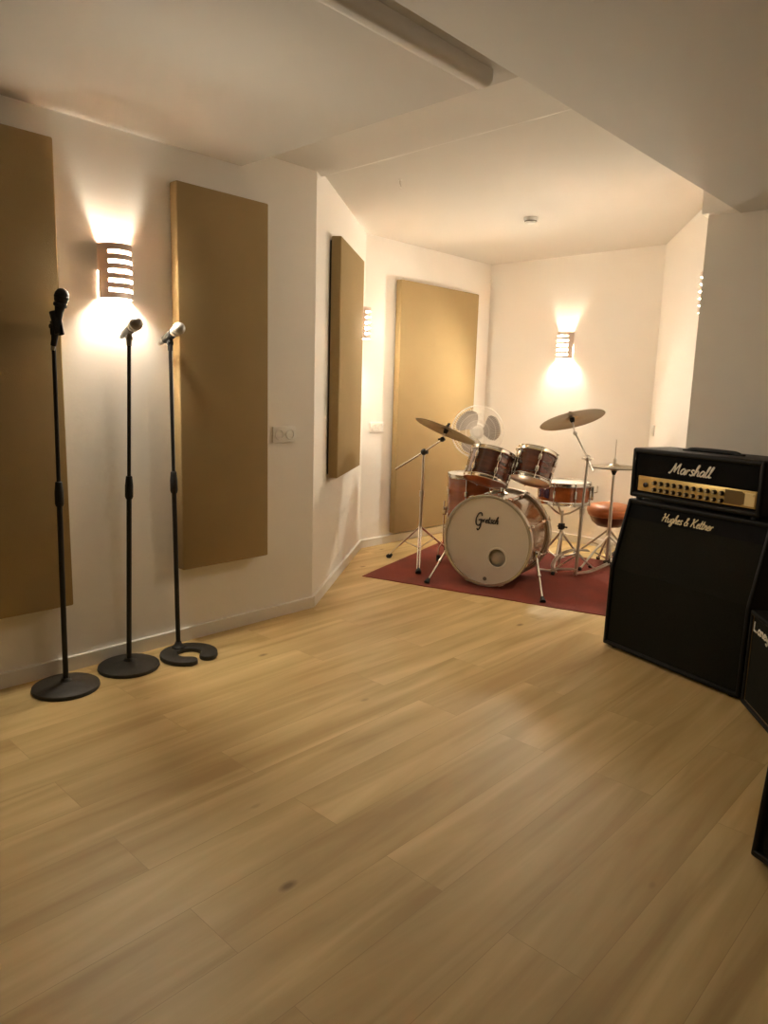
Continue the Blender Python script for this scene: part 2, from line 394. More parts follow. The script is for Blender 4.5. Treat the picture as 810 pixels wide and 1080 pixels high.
# ================================================================== WALL LAMPS
def make_sconce(label, loc, ang):
    """local: wall plane y=0, room towards -y, z centre of the shade"""
    t = thing('wall_lamp', label, 'wall lamp', loc, rotz(ang), 'slotted ceramic wall lamps')
    W, D, Hh, th = .068, .088, .108, .006
    def arc(rx, ry, n=40): return [(rx*cos(pi+pi*k/n), ry*sin(pi+pi*k/n)) for k in range(n+1)]
    # shell of solid rings between z levels, open slots across the front
    out = arc(W, D-.004); inn = arc(W-th, D-.004-th)
    mb = MB()
    sp = .0375; slot = .0145; zs = [(-.076+sp*k) for k in range(5)]
    i0, i1 = 9, 31
    def band(z0, z1, k0, k1):
        vs = []; fs = []
        for k in range(k0, k1+1):
            o, i = out[k], inn[k]
            vs += [(o[0], o[1]-.004, z0), (o[0], o[1]-.004, z1), (i[0], i[1]-.004, z1), (i[0], i[1]-.004, z0)]
        n = k1-k0
        for k in range(n):
            a = k*4; b = a+4
            fs += [[a, b, b+1, a+1], [a+1, b+1, b+2, a+2], [a+2, b+2, b+3, a+3], [a+3, b+3, b, a]]
        fs += [[0, 1, 2, 3], [n*4+3, n*4+2, n*4+1, n*4]]
        mb.add(vs, fs, I4, False)
    band(-Hh, Hh, 0, i0); band(-Hh, Hh, i1, 40)
    prev = -Hh
    for z in zs:
        band(prev, z-slot/2, i0, i1); prev = z+slot/2
    band(prev, Hh, i0, i1)
    cap = [(x, y-.004) for x, y in arc(W-.002, D-.006) if y < -.034]  # cap added over the front to hold light back from the ceiling
    mb.prism(cap, Hh-.010, Hh-.004)
    for s in (-1, 1): mb.box((s*(W-.003)-.004, -.006, .0), (s*(W-.003)+.004, -.0005, Hh))
    obj('lamp_shade', mb, 'ceramic', t)
    # mounting plate with a lamp holder
    mp = MB().box((-.03, -.008, -.03), (.03, 0, .07), bev=.002)
    mp.tube([(0, -.006, .012), (0, -.048, .012)], .007)
    obj('lamp_holder', mp, 'socket', t)
    bb = MB().lathe([(.0, -.072), (.012, -.068), (.020, -.054), (.0215, -.037), (.018, -.012), (.013, .010), (0, .020)], T(Vector((0, -.048, 0))), n=12)
    obj('bulb', bb, 'bulb', t)
    return t
def slot_fill_light(loc, ang, k):
    """the light that leaves a lamp through its slotted front"""
    ld = bpy.data.lights.new('slot_fill_light', 'SPOT'); ld.energy = GLOW_W*k; ld.color = WARM; ld.shadow_soft_size = .035  # fill spot added before the shade to brighten the room
    ld.spot_size = radians(165); ld.spot_blend = .7
    lo = bpy.data.objects.new('slot_fill_light', ld); COL.objects.link(lo)
    d = Matrix.Rotation(ang, 3, 'Z') @ Vector((0, -1, -.62))
    lo.matrix_basis = T(Vector(loc)+Matrix.Rotation(ang, 3, 'Z') @ Vector((0, -.14, 0))) @ (-d).to_track_quat('Z', 'Y').to_matrix().to_4x4()
SC = [((1.472, YA, 1.672), 0, 'slotted white ceramic wall lamp glowing on the left wall above the microphone stands', .6),
      (tuple(B0+tB*1.33+Vector((0, 0, 1.69))), angB, 'slotted wall lamp on the angled wall, half hidden behind the acoustic panel there', .22),
      ((DX, 3.085, 1.635), -pi/2, 'slotted wall lamp glowing on the far wall above the drum kit', 1.05),
      ((4.168, 1.464, 1.80), atan2(gd.y, gd.x)+pi, 'slotted wall lamp almost hidden behind the grey wall corner above the amplifier stack', .15)]
s0 = None
for loc, ang, lab, k in SC:
    if s0 is None: s0 = make_sconce(lab, loc, ang)
    else: copy_thing(s0, loc, Matrix.Rotation(ang, 4, 'Z'), lab)
    slot_fill_light(loc, ang, k)

# ================================================================== SOCKETS, SWITCH, CEILING FITTINGS
def make_socket(label, loc):
    t = thing('wall_socket', label, 'wall socket', loc, None, 'double wall sockets')
    obj('cover_plate', MB().box((-.075, -.011, -.041), (.075, 0, .041), bev=.003), 'socket', t)
    for s in (-1, 1):
        c = T(Vector((s*.036, -.011, 0))) @ Matrix.Rotation(pi/2, 4, 'X')
        k = obj('socket_well', MB().lathe([(.027, 0), (.0265, .003), (.023, .003), (.021, -.004), (.0, -.004)], c, n=28), 'socket', t)
        hmb = MB()
        for q in (-1, 1):
            hmb.lathe([(0, -.001), (.0042, -.001), (.0042, -.0045), (0, -.0045)][::-1], c @ T(Vector((q*.0095, 0, 0))), n=12)
        hmb.box((-.003, .016, -.004), (.003, .021, -.001), c); hmb.box((-.003, -.021, -.004), (.003, -.016, -.001), c)
        hmb.lathe([(.0215, -.0036), (.0, -.0036)], c, n=28)
        obj('contact_hole', hmb, 'shade_grey', t)
    return t
M['shade_grey'] = mat('grey_socket_interior', (.22, .19, .15), .6)
so = make_socket('white double wall socket on the left wall, right of the middle acoustic panel', (2.374, YA, .981))
copy_thing(so, (4.03, 3.875, .94), I4, 'white double wall socket in the alcove, left of the widest acoustic panel')
ga = atan2(gd.y, gd.x)
t = thing('light_switch', 'white light switch on the bright wall strip just above the amplifier head', 'light switch', Vector((5.33, 2.2255, .985)), rotz(ga+pi))
obj('switch_plate', MB().box((-.04, -.010, -.04), (.04, 0, .04), bev=.003), 'socket', t)
obj('rocker', MB().box((-.026, -.015, -.026), (.026, -.009, .026), bev=.002), 'socket', t)
t = thing('smoke_detector', 'small round white smoke detector on the ceiling above the drum kit', 'smoke detector', (4.175, 2.675, ZU))
obj('housing', MB().lathe([(0, -.036), (.026, -.035), (.036, -.027), (.043, -.010), (.044, 0), (0, 0)], n=28), 'socket', t)
obj('vent_ring', MB().lathe([(.0375, -.0265), (.0405, -.0205), (.038, -.0205)], n=28), 'shade_grey', t)
t = thing('ceiling_hook', 'tiny screw hook in the ceiling in front of the alcove', 'hook', (3.035, 2.787, ZU))
obj('hook_stem', MB().tube([(0, 0, 0), (0, 0, -.018), (.006, 0, -.026), (.012, 0, -.034), (.006, 0, -.043), (-.004, 0, -.040)], .003, n=8), 'dull_chrome', t)
obj('rosette', MB().lathe([(0, -.004), (.010, -.003), (.012, 0), (0, 0)], n=16), 'socket', t)

# ================================================================== MICROPHONE STANDS
def mic_stand(label, base, top, base_kind, clip_dir, clip_tilt, clip_mat='rubber'):
    """base: floor point, top: tip of the tube (the tubes lean a little)"""
    b = Vector((*base, 0)); tp = Vector(top)
    t = thing('microphone_stand', label, 'microphone stand', b, None, 'microphone stands')
    if base_kind == 'round':
        obj('base', MB().lathe([(0, 0), (.126, 0), (.129, .006), (.127, .015), (.118, .020), (.05, .026), (.022, .034), (.016, .046), (0, .046)], n=48), 'iron', t)
    else:
        # thick crescent with its mouth towards the room
        poly = []; n = 30; mouth = base_kind; gap = radians(33); R1, R2 = .128, .052
        co = Vector((.012*cos(mouth), .012*sin(mouth)))
        for k in range(n+1):
            a = mouth+gap+(2*pi-2*gap)*k/n; poly.append((R1*cos(a), R1*sin(a)))
        cc = (R1+R2)/2; rr = (R1-R2)/2
        def tip(a, sg):
            U_ = Vector((cos(a), sin(a))); T_ = Vector((-sin(a), cos(a))); return [tuple(U_*cc+(U_*cos(pi*q/8)+T_*sin(pi*q/8))*rr*sg) for q in range(1, 8)]
        poly += tip(mouth+2*pi-gap, 1)
        for k in range(n+1):
            a = mouth+2*pi-gap-(2*pi-2*gap)*k/n; poly.append((R2*cos(a), R2*sin(a)))
        poly += tip(mouth+gap, -1)
        off = Vector((.085*cos(mouth), .085*sin(mouth), 0))
        mb = MB().prism(poly, 0, .022, T(off), bev=.006)
        mb.lathe([(.03, .0), (.03, .026), (.018, .036), (.013, .05), (0, .05)], n=20)
        obj('base', mb, 'iron', t)
    d = (tp-b); L = d.length; R = look((0, 0, 0), d); dn = d.normalized()
    obj('lower_tube', MB().tube([dn*.03, dn*.80], .0105, n=16), 'black_metal', t)
    obj('upper_tube', MB().tube([dn*.76, dn*(L-.02)], .0078, n=14), 'black_metal', t)
    obj('clutch', MB().lathe([(0, .745), (.013, .745), (.0165, .755), (.0165, .80), (.0145, .82), (.0125, .84), (0, .845)], R, n=20), 'rubber', t)
    # clip
    cd_ = Vector(clip_dir).normalized()
    ax = (cd_*cos(clip_tilt)+Vector((0, 0, 1))*sin(clip_tilt)).normalized()
    mb = MB().lathe([(0, -.035), (.010, -.035), (.011, -.015), (.009, .0), (.008, .012), (0, .012)], look(dn*L, dn), n=16)
    side = ax.cross(Vector((0, 0, 1))).normalized()
    mb.tube([dn*(L-.004)-side*.012, dn*(L-.004)+side*.012], .009, n=12)
    nrm = side.cross(ax).normalized()
    if nrm.z < 0: nrm = -nrm
    # open sleeve that grips the handle
    cc = dn*L+nrm*.026; Mx = frame(cc, side, nrm, ax)
    sl = MB(); n = 18; vs = []; fs = []
    for zc, ro in ((-.042, .0165), (.042, .0195)):
        for k in range(n+1):
            a = radians(-245)+radians(310)*k/n
            vs += [(ro*cos(a), ro*sin(a), zc), ((ro-.003)*cos(a), (ro-.003)*sin(a), zc)]
    o_ = (n+1)*2
    for k in range(n):
        a = 2*k; fs += [[a, a+2, o_+a+2, o_+a], [a+1, o_+a+1, o_+a+3, a+3], [a, a+1, a+3, a+2], [o_+a, o_+a+2, o_+a+3, o_+a+1]]
    mb.add(vs, fs, Mx, True)
    mb.box((-.008, -.030, -.016), (.008, -.012, .016), Mx, bev=.002)
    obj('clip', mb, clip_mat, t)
    return b+cc, ax
def microphone(label, c, ax, grille, body, band='dull_chrome', tipback=.09):
    """c: point where the clip grips, ax: towards the grille"""
    R = look(c, ax)
    t = thing('microphone', label, 'microphone', c, R.to_3x3(), 'hand-held microphones')
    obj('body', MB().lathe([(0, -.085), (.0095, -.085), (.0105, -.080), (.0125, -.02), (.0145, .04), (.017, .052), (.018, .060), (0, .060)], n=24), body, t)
    obj('collar', MB().lathe([(.018, .058), (.0235, .061), (.0245, .068), (.0235, .073), (.018, .074)], n=28), band, t)
    obj('grille', MB().lathe([(.0195, .072), (.0235, .082), (.0255, .096), (.0245, .108), (.019, .119), (.011, .125), (0, .127)], n=28), grille, t)
    # equator band on the grille
    obj('grille_band', MB().lathe([(.0253, .092), (.0262, .0935), (.0262, .0985), (.0253, .100)], n=28), band, t)
    obj('connector', MB().lathe([(0, -.100), (.0075, -.100), (.0085, -.084), (0, -.084)], n=16), 'dull_chrome', t)
    return t
c, ax = mic_stand('black microphone stand with round base, leftmost of the three', (1.124, 2.777), (1.135, 2.765, 1.425), 'round', -rt*.35+h*.2, radians(74))
c1 = c; microphone('all black microphone held upright on the leftmost stand', c, (rt*.22+zz), 'rubber', 'rubber', 'rubber')
c, ax = mic_stand('black microphone stand with round base, middle of the three', (1.411, 2.812), (1.441, 2.780, 1.405), 'round', rt*.34-Vector((.449, .894, 0))*.93, radians(13), 'glare_clip')
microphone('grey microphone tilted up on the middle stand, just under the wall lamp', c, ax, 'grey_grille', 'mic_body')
c, ax = mic_stand('black microphone stand with crescent-shaped base, rightmost of the three', (1.668, 2.838), (1.655, 2.834, 1.400), radians(-88), rt*.50-Vector((.503, .864, 0))*.87, radians(17))
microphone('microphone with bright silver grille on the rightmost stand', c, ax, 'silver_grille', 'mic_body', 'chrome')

# ================================================================== RUG
ra = atan2(.348, 1.104)
t0 = Vector((3.28, 3.243, 0)); ex = Vector((.963, .27, 0)).normalized(); ey = Vector((.27, -.963, 0)).normalized()
def rug():
    mb = MB(); m = frame(t0, ex, ey, ex.cross(ey))
    bm = bmesh.new(); nx, ny = 28, 34; Lx, Ly = 1.42, 1.80; g = []
    rr = random.Random(3)
    for i in range(nx+1):
        row = []
        for j in range(ny+1):
            x = Lx*i/nx; y = Ly*j/ny
            if i in (0, nx): x += rr.uniform(-.003, .003)
            z = -.005-.0008*sin(x*7+y*3)
            row.append((x, y, z))
        g.append(row)
    vs = [p for row in g for p in row]; n = ny+1
    fs = [[i*n+j, (i+1)*n+j, (i+1)*n+j+1, i*n+j+1] for i in range(nx) for j in range(ny)]
    k = len(vs); vs2 = vs+[(p[0], p[1], -.0005) for p in vs]
    fs2 = list(fs)+[[a+k for a in f][::-1] for f in fs]
    edge = [(i, 0) for i in range(nx)]+[(nx, j) for j in range(ny)]+[(i, ny) for i in range(nx, 0, -1)]+[(0, j) for j in range(ny, 0, -1)]
    ids = [i*n+j for i, j in edge]
    for a, b in zip(ids, ids[1:]+ids[:1]): fs2.append([a, b, b+k, a+k])
    mb.add(vs2, fs2, m, False); return mb
tag(obj('rug', rug(), 'rug'), 'dark red rug on the laminate floor under the drum kit', 'rug')

# ================================================================== DRUMS
def hoop(R, z, up_=True, w=.018):
    """flanged steel counterhoop at height z"""
    s = 1 if up_ else -1
    return [(R-.006, z-s*.004), (R+.006, z-s*.006), (R+.010, z-s*.001), (R+.005, z+s*.003), (R+.003, z+s*w), (R+.007, z+s*(w+.003)), (R+.005, z+s*(w+.005)), (R, z+s*(w+.004)), (R-.001, z+s*.001), (R-.006, z-s*.004)]
def make_drum(name, label, cat, base, rot, R, hgt, nl, shell, bottom_mat, group=None, phase=0., lug_full=False, top_mat='head'):
    t = thing(name, label, cat, base, rot, group)
    obj('shell', MB().lathe([(R-.007, .004), (R, .004), (R, hgt-.004), (R-.007, hgt-.004), (R-.007, .004)], n=48), shell, t)
    obj('batter_head', MB().lathe([(R+.001, hgt-.006), (R+.001, hgt+.001), (R-.006, hgt+.002), (0, hgt+.002)], n=48), top_mat, t)
    obj('resonant_head', MB().lathe([(0, -.002), (R-.006, -.002), (R+.001, -.001), (R+.001, .006)], n=48), bottom_mat, t)
    obj('top_hoop', MB().lathe(hoop(R+.003, hgt-.006), n=48), 'chrome', t)
    obj('bottom_hoop', MB().lathe(hoop(R+.003, .006, False, .014), n=48), 'chrome', t)
    for k in range(nl):
        a = phase+2*pi*k/nl; m = rotz(a)
        mb = MB()
        if hgt < .17 or lug_full:
            mb.box((R-.001, -.008, hgt*.28), (R+.016, .008, hgt*.72), m, bev=.005, seg=3)
        else:
            for z in (hgt*.28, hgt*.72): mb.box((R-.001, -.010, z-.020), (R+.017, .010, z+.020), m, bev=.006, seg=3)
        mb.tube([(R+.011, 0, -.014), (R+.011, 0, hgt+.014)], .0028, m, n=8)
        mb.box((R+.005, -.005, hgt+.010), (R+.017, .005, hgt+.018), m, bev=.002)
        mb.box((R+.005, -.005, -.018), (R+.017, .005, -.010), m, bev=.002)
        obj('lug', mb, 'chrome', t)
    return t

# ---- bass drum: local x points back towards the stool, y to its left in the photo
ka = radians(14); Rb = .283; BC = Vector((3.692, 2.552, .300)); BD = .42
t = thing('bass_drum', 'bass drum with white front head and round sound port on the red rug', 'bass drum', (BC.x, BC.y, 0), rotz(ka))
X0 = frame((0, 0, BC.z), (0, 1, 0), (0, 0, 1), (1, 0, 0))     # lathe axis = +x (backwards)
obj('shell', MB().lathe([(Rb-.010, .03), (Rb-.006, .028), (Rb-.006, BD-.028), (Rb-.010, BD-.03), (Rb-.014, BD-.03), (Rb-.014, .03), (Rb-.010, .03)], X0, n=72), 'olive', t)
def bhoop(z0, z1): return [(Rb-.004, z0), (Rb+.010, z0), (Rb+.0135, z0+.003), (Rb+.0135, z1-.003), (Rb+.010, z1), (Rb-.004, z1), (Rb-.004, z0)]
obj('front_hoop', MB().lathe(bhoop(-.008, .034), X0, n=80), 'hoop', t)
obj('rear_hoop', MB().lathe(bhoop(BD-.034, BD+.008), X0, n=80), 'hoop', t)
def front_head():
    """disc with a round port; local 2D coords u=left, v=up"""
    mb = MB(); hc = Vector((-.076, -.101)); hr = .058; n = 72; vs = []; fs = []
    K = 8
    for k in range(n):
        a = 2*pi*k/n; d = Vector((cos(a), sin(a)))
        p0 = hc+d*hr
        # ray from hole centre to the rim circle
        b_ = hc.dot(d); c_ = hc.dot(hc)-(Rb-.003)**2; tt = -b_+sqrt(b_*b_-c_); p1 = hc+d*tt
        for j in range(K+1):
            p = p0.lerp(p1, j/K); vs.append((p.x, p.y, .0))
    for k in range(n):
        k2 = (k+1) % n
        for j in range(K): fs.append([k*(K+1)+j, k*(K+1)+j+1, k2*(K+1)+j+1, k2*(K+1)+j][::-1])
    mb.add(vs, fs, X0 @ T(Vector((0, 0, .004))), True)
    return mb
obj('front_head', front_head(), 'head', t)
HP = X0 @ T(Vector((-.076, -.101, .003)))
obj('port_ring', MB().lathe([(.056, .002), (.056, -.002), (.059, -.003), (.067, -.002), (.069, .001)], HP, n=40), 'port_ring', t)
obj('batter_head', MB().lathe([(0, BD-.02), (Rb-.004, BD-.02)], X0, n=64), 'head', t)
obj('damping_pillow', MB().ball((0, 0, 0), .1, T(Vector((.105, -.02, .19))) @ Matrix.Diagonal((.8, 2.0, 1.25, 1)), n=14), 'pillow', t)
# badge lettering on the head: local x right in photo = -y
LM = frame((-.0, .078, BC.z+.098), (0, -1, 0), (0, 0, 1), (-1, 0, 0))
lg = script_text('G', .054, .082, LM @ T(Vector((-.004, -.005, .001))), weight=.055, slant=.1, depth=.25)
lt = script_text('retsch', .104, .044, LM @ T(Vector((.044, .018, .001))), weight=.075, slant=.28, depth=.25)
lg.v += [v for v in lt.v]; k0 = len(lg.v)-len(lt.v); lg.f += [[i+k0 for i in f] for f in lt.f]; lg.sm += lt.sm
obj('logo', lg, 'logo_dark', t)
obj('badge', MB().lathe([(0, -.003), (.010, -.003), (.013, 0)], X0 @ T(Vector((.0, -.247, .003))), n=20), 'shade_grey', t)
for k in range(8):
    a = 2*pi*(k+.5)/8; m = X0 @ rotz(a)
    mb = MB()
    for z in (.10, BD-.10): mb.box((Rb-.008, -.011, z-.025), (Rb+.014, .011, z+.025), m, bev=.006, seg=3)
    mb.tube([(Rb+.010, 0, .10), (Rb+.016, 0, .0)], .0035, m, n=8); mb.tube([(Rb+.010, 0, BD-.10), (Rb+.016, 0, BD)], .0035, m, n=8)
    mb.tube([(Rb+.008, 0, .12), (Rb+.008, 0, BD-.12)], .004, m, n=8)
    obj('lug', mb, 'chrome', t)
    for z, s in ((-.006, -1), (BD+.006, 1)):
        mb = MB().box((Rb-.006, -.010, min(z, z-s*.018)), (Rb+.022, .010, max(z, z-s*.018)), m, bev=.004)
        mb.box((Rb+.014, -.018, z-.003), (Rb+.020, .018, z+.003), m, bev=.002)
        obj('claw', mb, 'chrome', t)
# spurs (feet measured on the rug)
for side, foot in ((1, (3.455, 2.835, .012)), (-1, (3.655, 2.10, .012))):
    T0 = Vector((BC.x, BC.y, 0)); Rz = Matrix.Rotation(-ka, 3, 'Z'); f_ = Rz @ (Vector(foot)-T0)
    root = Vector((.11, side*(Rb+.012), BC.z-.075)); m1 = root.lerp(f_, .45)
    mb = MB().box((root.x-.022, root.y-.016, root.z-.03), (root.x+.022, root.y+.014, root.z+.03), bev=.006)
    mb.tube([root, m1], .0085, n=12); mb.tube([m1, f_], .006, n=12)
    mb.lathe([(0, -.010), (.011, -.010), (.012, .010), (0, .010)], look(m1, f_-root), n=14)
    sp = obj('spur', mb, 'chrome', t)
    obj('rubber_foot', MB().lathe([(0, .0), (.018, .0), (.017, .010), (.010, .034), (0, .036)][::1], look(f_-Vector((0, 0, .001)), root-f_), n=16), 'rubber', sp)
# tom holder on top of the shell
def W2B(p): return Matrix.Rotation(-ka, 3, 'Z') @ (Vector(p)-Vector((BC.x, BC.y, 0)))
tb1 = Vector((3.815, 2.670, .665)); tb2 = Vector((4.020, 2.465, .678))
ta = Vector((sin(radians(23)), 0, cos(radians(23))))
post0 = W2B((3.94, 2.615, .57)); post1 = W2B((3.955, 2.60, .775))
mb = MB().lathe([(0, 0), (.035, 0), (.035, .012), (.017, .02), (.016, .055), (0, .055)], T(post0), n=20)
mb.tube([post0, post1], .0125, n=16); mb.ball(post1, .018, n=10)
for tb, R_ in ((tb1, .132), (tb2, .126)):
    c_ = tb+ta*.10; dirv = (Vector((3.955, 2.60, c_.z))-c_); dirv.z = 0; dirv.normalize(); e_ = c_+dirv*(R_+.012)
    mid = W2B(e_).lerp(post1, .5)+Vector((0, 0, .02)); mb.tube([post1, mid, W2B(e_)], .008, n=12)
    mb.ball(mid, .014, n=8)
obj('tom_holder', mb, 'chrome', t)

rt_ = look((0, 0, 0), ta).to_3x3()
make_drum('rack_tom', 'smaller-looking left rack tom above the floor tom, showing its orange underside', 'tom drum', tb1, rt_, .138, .185, 6, 'walnut', 'clear_head', 'rack toms on the bass drum', .4)
make_drum('rack_tom', 'right rack tom with pinkish underside, mounted beside the snare drum', 'tom drum', tb2, rt_, .130, .18, 6, 'walnut', 'pink_head', 'rack toms on the bass drum', .2)
FT = Vector((4.135, 2.971, 0))
ft = make_drum('floor_tom', 'orange-brown floor tom on legs behind the left side of the bass drum', 'floor tom', FT+Vector((0, 0, .255)), None, .203, .39, 8, 'amber', 'head', None, .3)
for k in range(3):
    a = radians([128, 248, 8][k]); m = rotz(a); R_ = .203
    mb = MB().box((R_-.001, -.016, .10), (R_+.028, .016, .16), m, bev=.006)
    mb.tube([(R_+.018, 0, .20), (R_+.018, 0, -.10), (R_+.045, 0, -.15), (R_+.045, 0, -.235)], .0055, m, n=10)
    lg_ = obj('leg', mb, 'chrome', ft)
    obj('rubber_foot', MB().lathe([(0, -.243), (.016, -.243), (.014, -.20), (0, -.20)], m @ T(Vector((R_+.045, 0, 0))), n=14), 'rubber', lg_)

# ---- snare drum and its stand
SN = Vector((4.516, 2.487, 0))
sn = make_drum('snare_drum', 'shallow snare drum with orange-brown shell on a low stand, right of the toms', 'snare drum', SN+Vector((0, 0, .492)), None, .178, .125, 8, 'amber', 'head', None, .15)
mb = MB().box((.176, -.025, .02), (.205, .025, .115), rotz(radians(-65)), bev=.006); mb.tube([(.20, 0, .07), (.225, .0, .075), (.225, 0, .12)], .004, rotz(radians(-65)), n=8)
obj('throw_off', mb, 'chrome', sn)
obj('badge', MB().box((.176, -.05, .03), (.181, .05, .095), rotz(radians(160)), bev=.002), 'shell_reflection', sn)  # plate added to paint a dark purple reflection on the shell
ss = thing('snare_stand', 'chrome basket stand holding up the snare drum', 'snare stand', SN)
mb = MB().tube([(0, 0, .02), (0, 0, .33)], .0125, n=14); mb.tube([(0, 0, .30), (0, 0, .42)], .009, n=12)
obj('column', mb, 'dull_chrome', ss)
obj('clamp', MB().box((-.02, -.018, .285), (.02, .018, .33), bev=.006).tube([(0, -.045, .305), (0, .03, .305)], .006), 'black_metal', ss)
for k in range(3):
    a = radians(200+120*k); m = rotz(a)
    obj('basket_arm', MB().tube([(0, 0, .39), (.06, 0, .405), (.15, 0, .455), (.186, 0, .472), (.190, 0, .500)], .0065, m, n=10), 'dull_chrome', ss)
    mb = MB().tube([(0, 0, .27), (.09, 0, .16), (.235, 0, .012)], .008, m, n=10); mb.tube([(0, 0, .07), (.125, 0, .115)], .005, m, n=8)
    lg_ = obj('leg', mb, 'dull_chrome', ss)
    obj('rubber_foot', MB().ball((.235, 0, .015), .015, m, n=8), 'rubber', lg_)

# ---- cymbals
def cymbal(label, c, nrm, R, name='cymbal', cat='cymbal', group='crash and ride cymbals'):
    t = thing(name, label, cat, c, look((0, 0, 0), nrm).to_3x3(), group)
    prof_t = [(.006, .020), (.02, .0195), (.032, .015), (.042, .004), (.05, .001), (R*.5, -.003), (R*.8, -.008), (R, -.014)]
    prof = prof_t+[(R, -.0155)]+[(r, z-.0015) for r, z in prof_t[::-1][1:]]+[prof_t[0]]
    obj('plate', MB().lathe(prof, n=64), 'bronze', t)
    return t
def topper(parent, c, nrm, world=True):
    R_ = look(c, nrm)
    obj('wing_nut', MB().lathe([(0, .044), (.006, .044), (.007, .03), (.014, .029), (.017, .022), (.017, .017), (0, .017)], R_, n=16).box((-.016, -.003, .032), (.016, .003, .048), R_, bev=.002), 'felt', parent, world=True)
    obj('sleeve', MB().lathe([(0, -.030), (.012, -.030), (.017, -.018), (.017, .001), (0, .001)], R_, n=16), 'felt', parent, world=True)
n1 = (zz*cos(radians(22))+rt*sin(radians(22))+h*.16).normalized()
CL = Vector((3.94, 3.107, .968))
cymbal('thin crash cymbal tilted steeply on the boom stand in front of the white fan', CL, n1, .228)
SB = Vector((3.90, 3.28, 0))
cs = thing('cymbal_stand', 'chrome boom cymbal stand at the left of the drum kit, one leg off the rug', 'cymbal stand', SB)
top = Vector((3.905, 3.276, .80))
mb = MB().tube([(3.90, 3.28, .10), (3.902, 3.278, .50)], .0125, n=14).tube([(3.902, 3.278, .48), top], .0095, n=14).lathe([(0, -.02), (.017, -.02), (.018, .02), (0, .02)], look((3.902, 3.278, .50), zz), n=16)
obj('column', mb, 'dull_chrome', cs, world=True)
obj('boom_joint', MB().ball(top, .024, n=10).box((-.012, -.035, -.012), (.012, .02, .012), T(top), bev=.004), 'black_metal', cs, world=True)
ce = Vector((3.769, 3.422, .668)); j2 = CL-n1*.075+h*.0
obj('boom_arm', MB().tube([ce, top, j2], .0065, n=10).tube([top.lerp(ce, .02), ce], .0075, n=10), 'chrome', cs, world=True)
mb = MB().tube([j2, CL-n1*.02], .0055, n=10).tube([CL-n1*.03, CL+n1*.035], .0035, n=8); obj('tilter_rod', mb, 'dull_chrome', cs, world=True)
obj('tilter', MB().ball(j2, .018, n=10).tube([j2-rt*.03, j2+rt*.02], .007, n=8), 'black_metal', cs, world=True)
topper(cs, CL, n1)
for f_ in ((3.811, 3.508, .012), (3.60, 3.03, .024), (4.30, 3.33, .024)):
    f_ = Vector(f_); hub = Vector((3.90, 3.28, .26)); lo_ = Vector((3.90, 3.28, .10)); mid = hub.lerp(f_, .5)
    mb = MB()
    for s in (-.008, .008):
        sd = (f_-hub).cross(zz).normalized()*s; mb.tube([hub+sd, f_+sd], .0048, n=8)
    mb.tube([lo_, mid], .0045, n=8)
    lg_ = obj('leg', mb, 'chrome', cs, world=True)
    obj('rubber_foot', MB().lathe([(0, 0), (.019, 0), (.020, .012), (.012, .04), (0, .042)], look(f_-Vector((0, 0, .010)), hub-f_), n=14), 'rubber', lg_, world=True)

n2 = (zz*.93-rt*.19+h*.33).normalized(); CR = Vector((4.485, 2.450, 1.073))
cymbal('large ride cymbal seen from below, at the right of the drum kit', CR, n2, .222)
SR = Vector((4.36, 2.27, 0)); topR = Vector((4.40, 2.265, .815))
cs2 = thing('cymbal_stand', 'chrome straight cymbal stand with curved legs between the bass drum and the hi-hat', 'cymbal stand', SR)
mb = MB().tube([(4.36, 2.27, .02), (4.382, 2.268, .46)], .012, n=14).tube([(4.382, 2.268, .44), topR], .009, n=14).lathe([(0, -.02), (.017, -.02), (.018, .02), (0, .02)], look((4.382, 2.268, .46), zz), n=16)
obj('column', mb, 'dull_chrome', cs2, world=True)
obj('boom_joint', MB().ball(topR, .022, n=10).tube([topR-rt*.04, topR+rt*.035], .007, n=10), 'dull_chrome', cs2, world=True)
obj('boom_arm', MB().tube([topR, CR-n2*.11], .006, n=10).tube([topR, topR-(CR-topR).normalized()*.10], .0055, n=8), 'dull_chrome', cs2, world=True)
obj('tilter', MB().ball(CR-n2*.11, .015, n=10).tube([CR-n2*.11, CR+n2*.035], .0055, n=10), 'dull_chrome', cs2, world=True)
topper(cs2, CR, n2)
def curve(ps, k=8):
    P = [Vector(p) for p in ps]; P = [P[0]*2-P[1]]+P+[P[-1]*2-P[-2]]; out = []
    for i in range(1, len(P)-2):
        for j in range(k):
            t_ = j/k; a, b, c, d = P[i-1:i+3]; out.append(.5*((2*b)+(c-a)*t_+(2*a-5*b+4*c-d)*t_*t_+(-a+3*b-3*c+d)*t_**3))
    out.append(P[-2]); return out
for path in ([(4.32, 2.40, .022), (4.31, 2.42, .07), (4.36, 2.40, .135), (4.46, 2.36, .165), (4.60, 2.31, .150)],
             [(4.36, 2.27, .03), (4.50, 2.24, .028), (4.66, 2.235, .035), (4.74, 2.22, .05)],
             [(4.36, 2.27, .06), (4.30, 2.38, .05), (4.33, 2.45, .022), (4.30, 2.52, .022)]):
    mb = MB()
    for s in (-.011, .011): mb.tube([p+Vector((s*.6, s, 0)) for p in curve(path)], .0058, n=8)
    mb.tube([(4.366, 2.27, .16), curve(path)[len(path)*3]], .005, n=8)
    obj('leg', mb, 'dull_chrome', cs2, world=True)

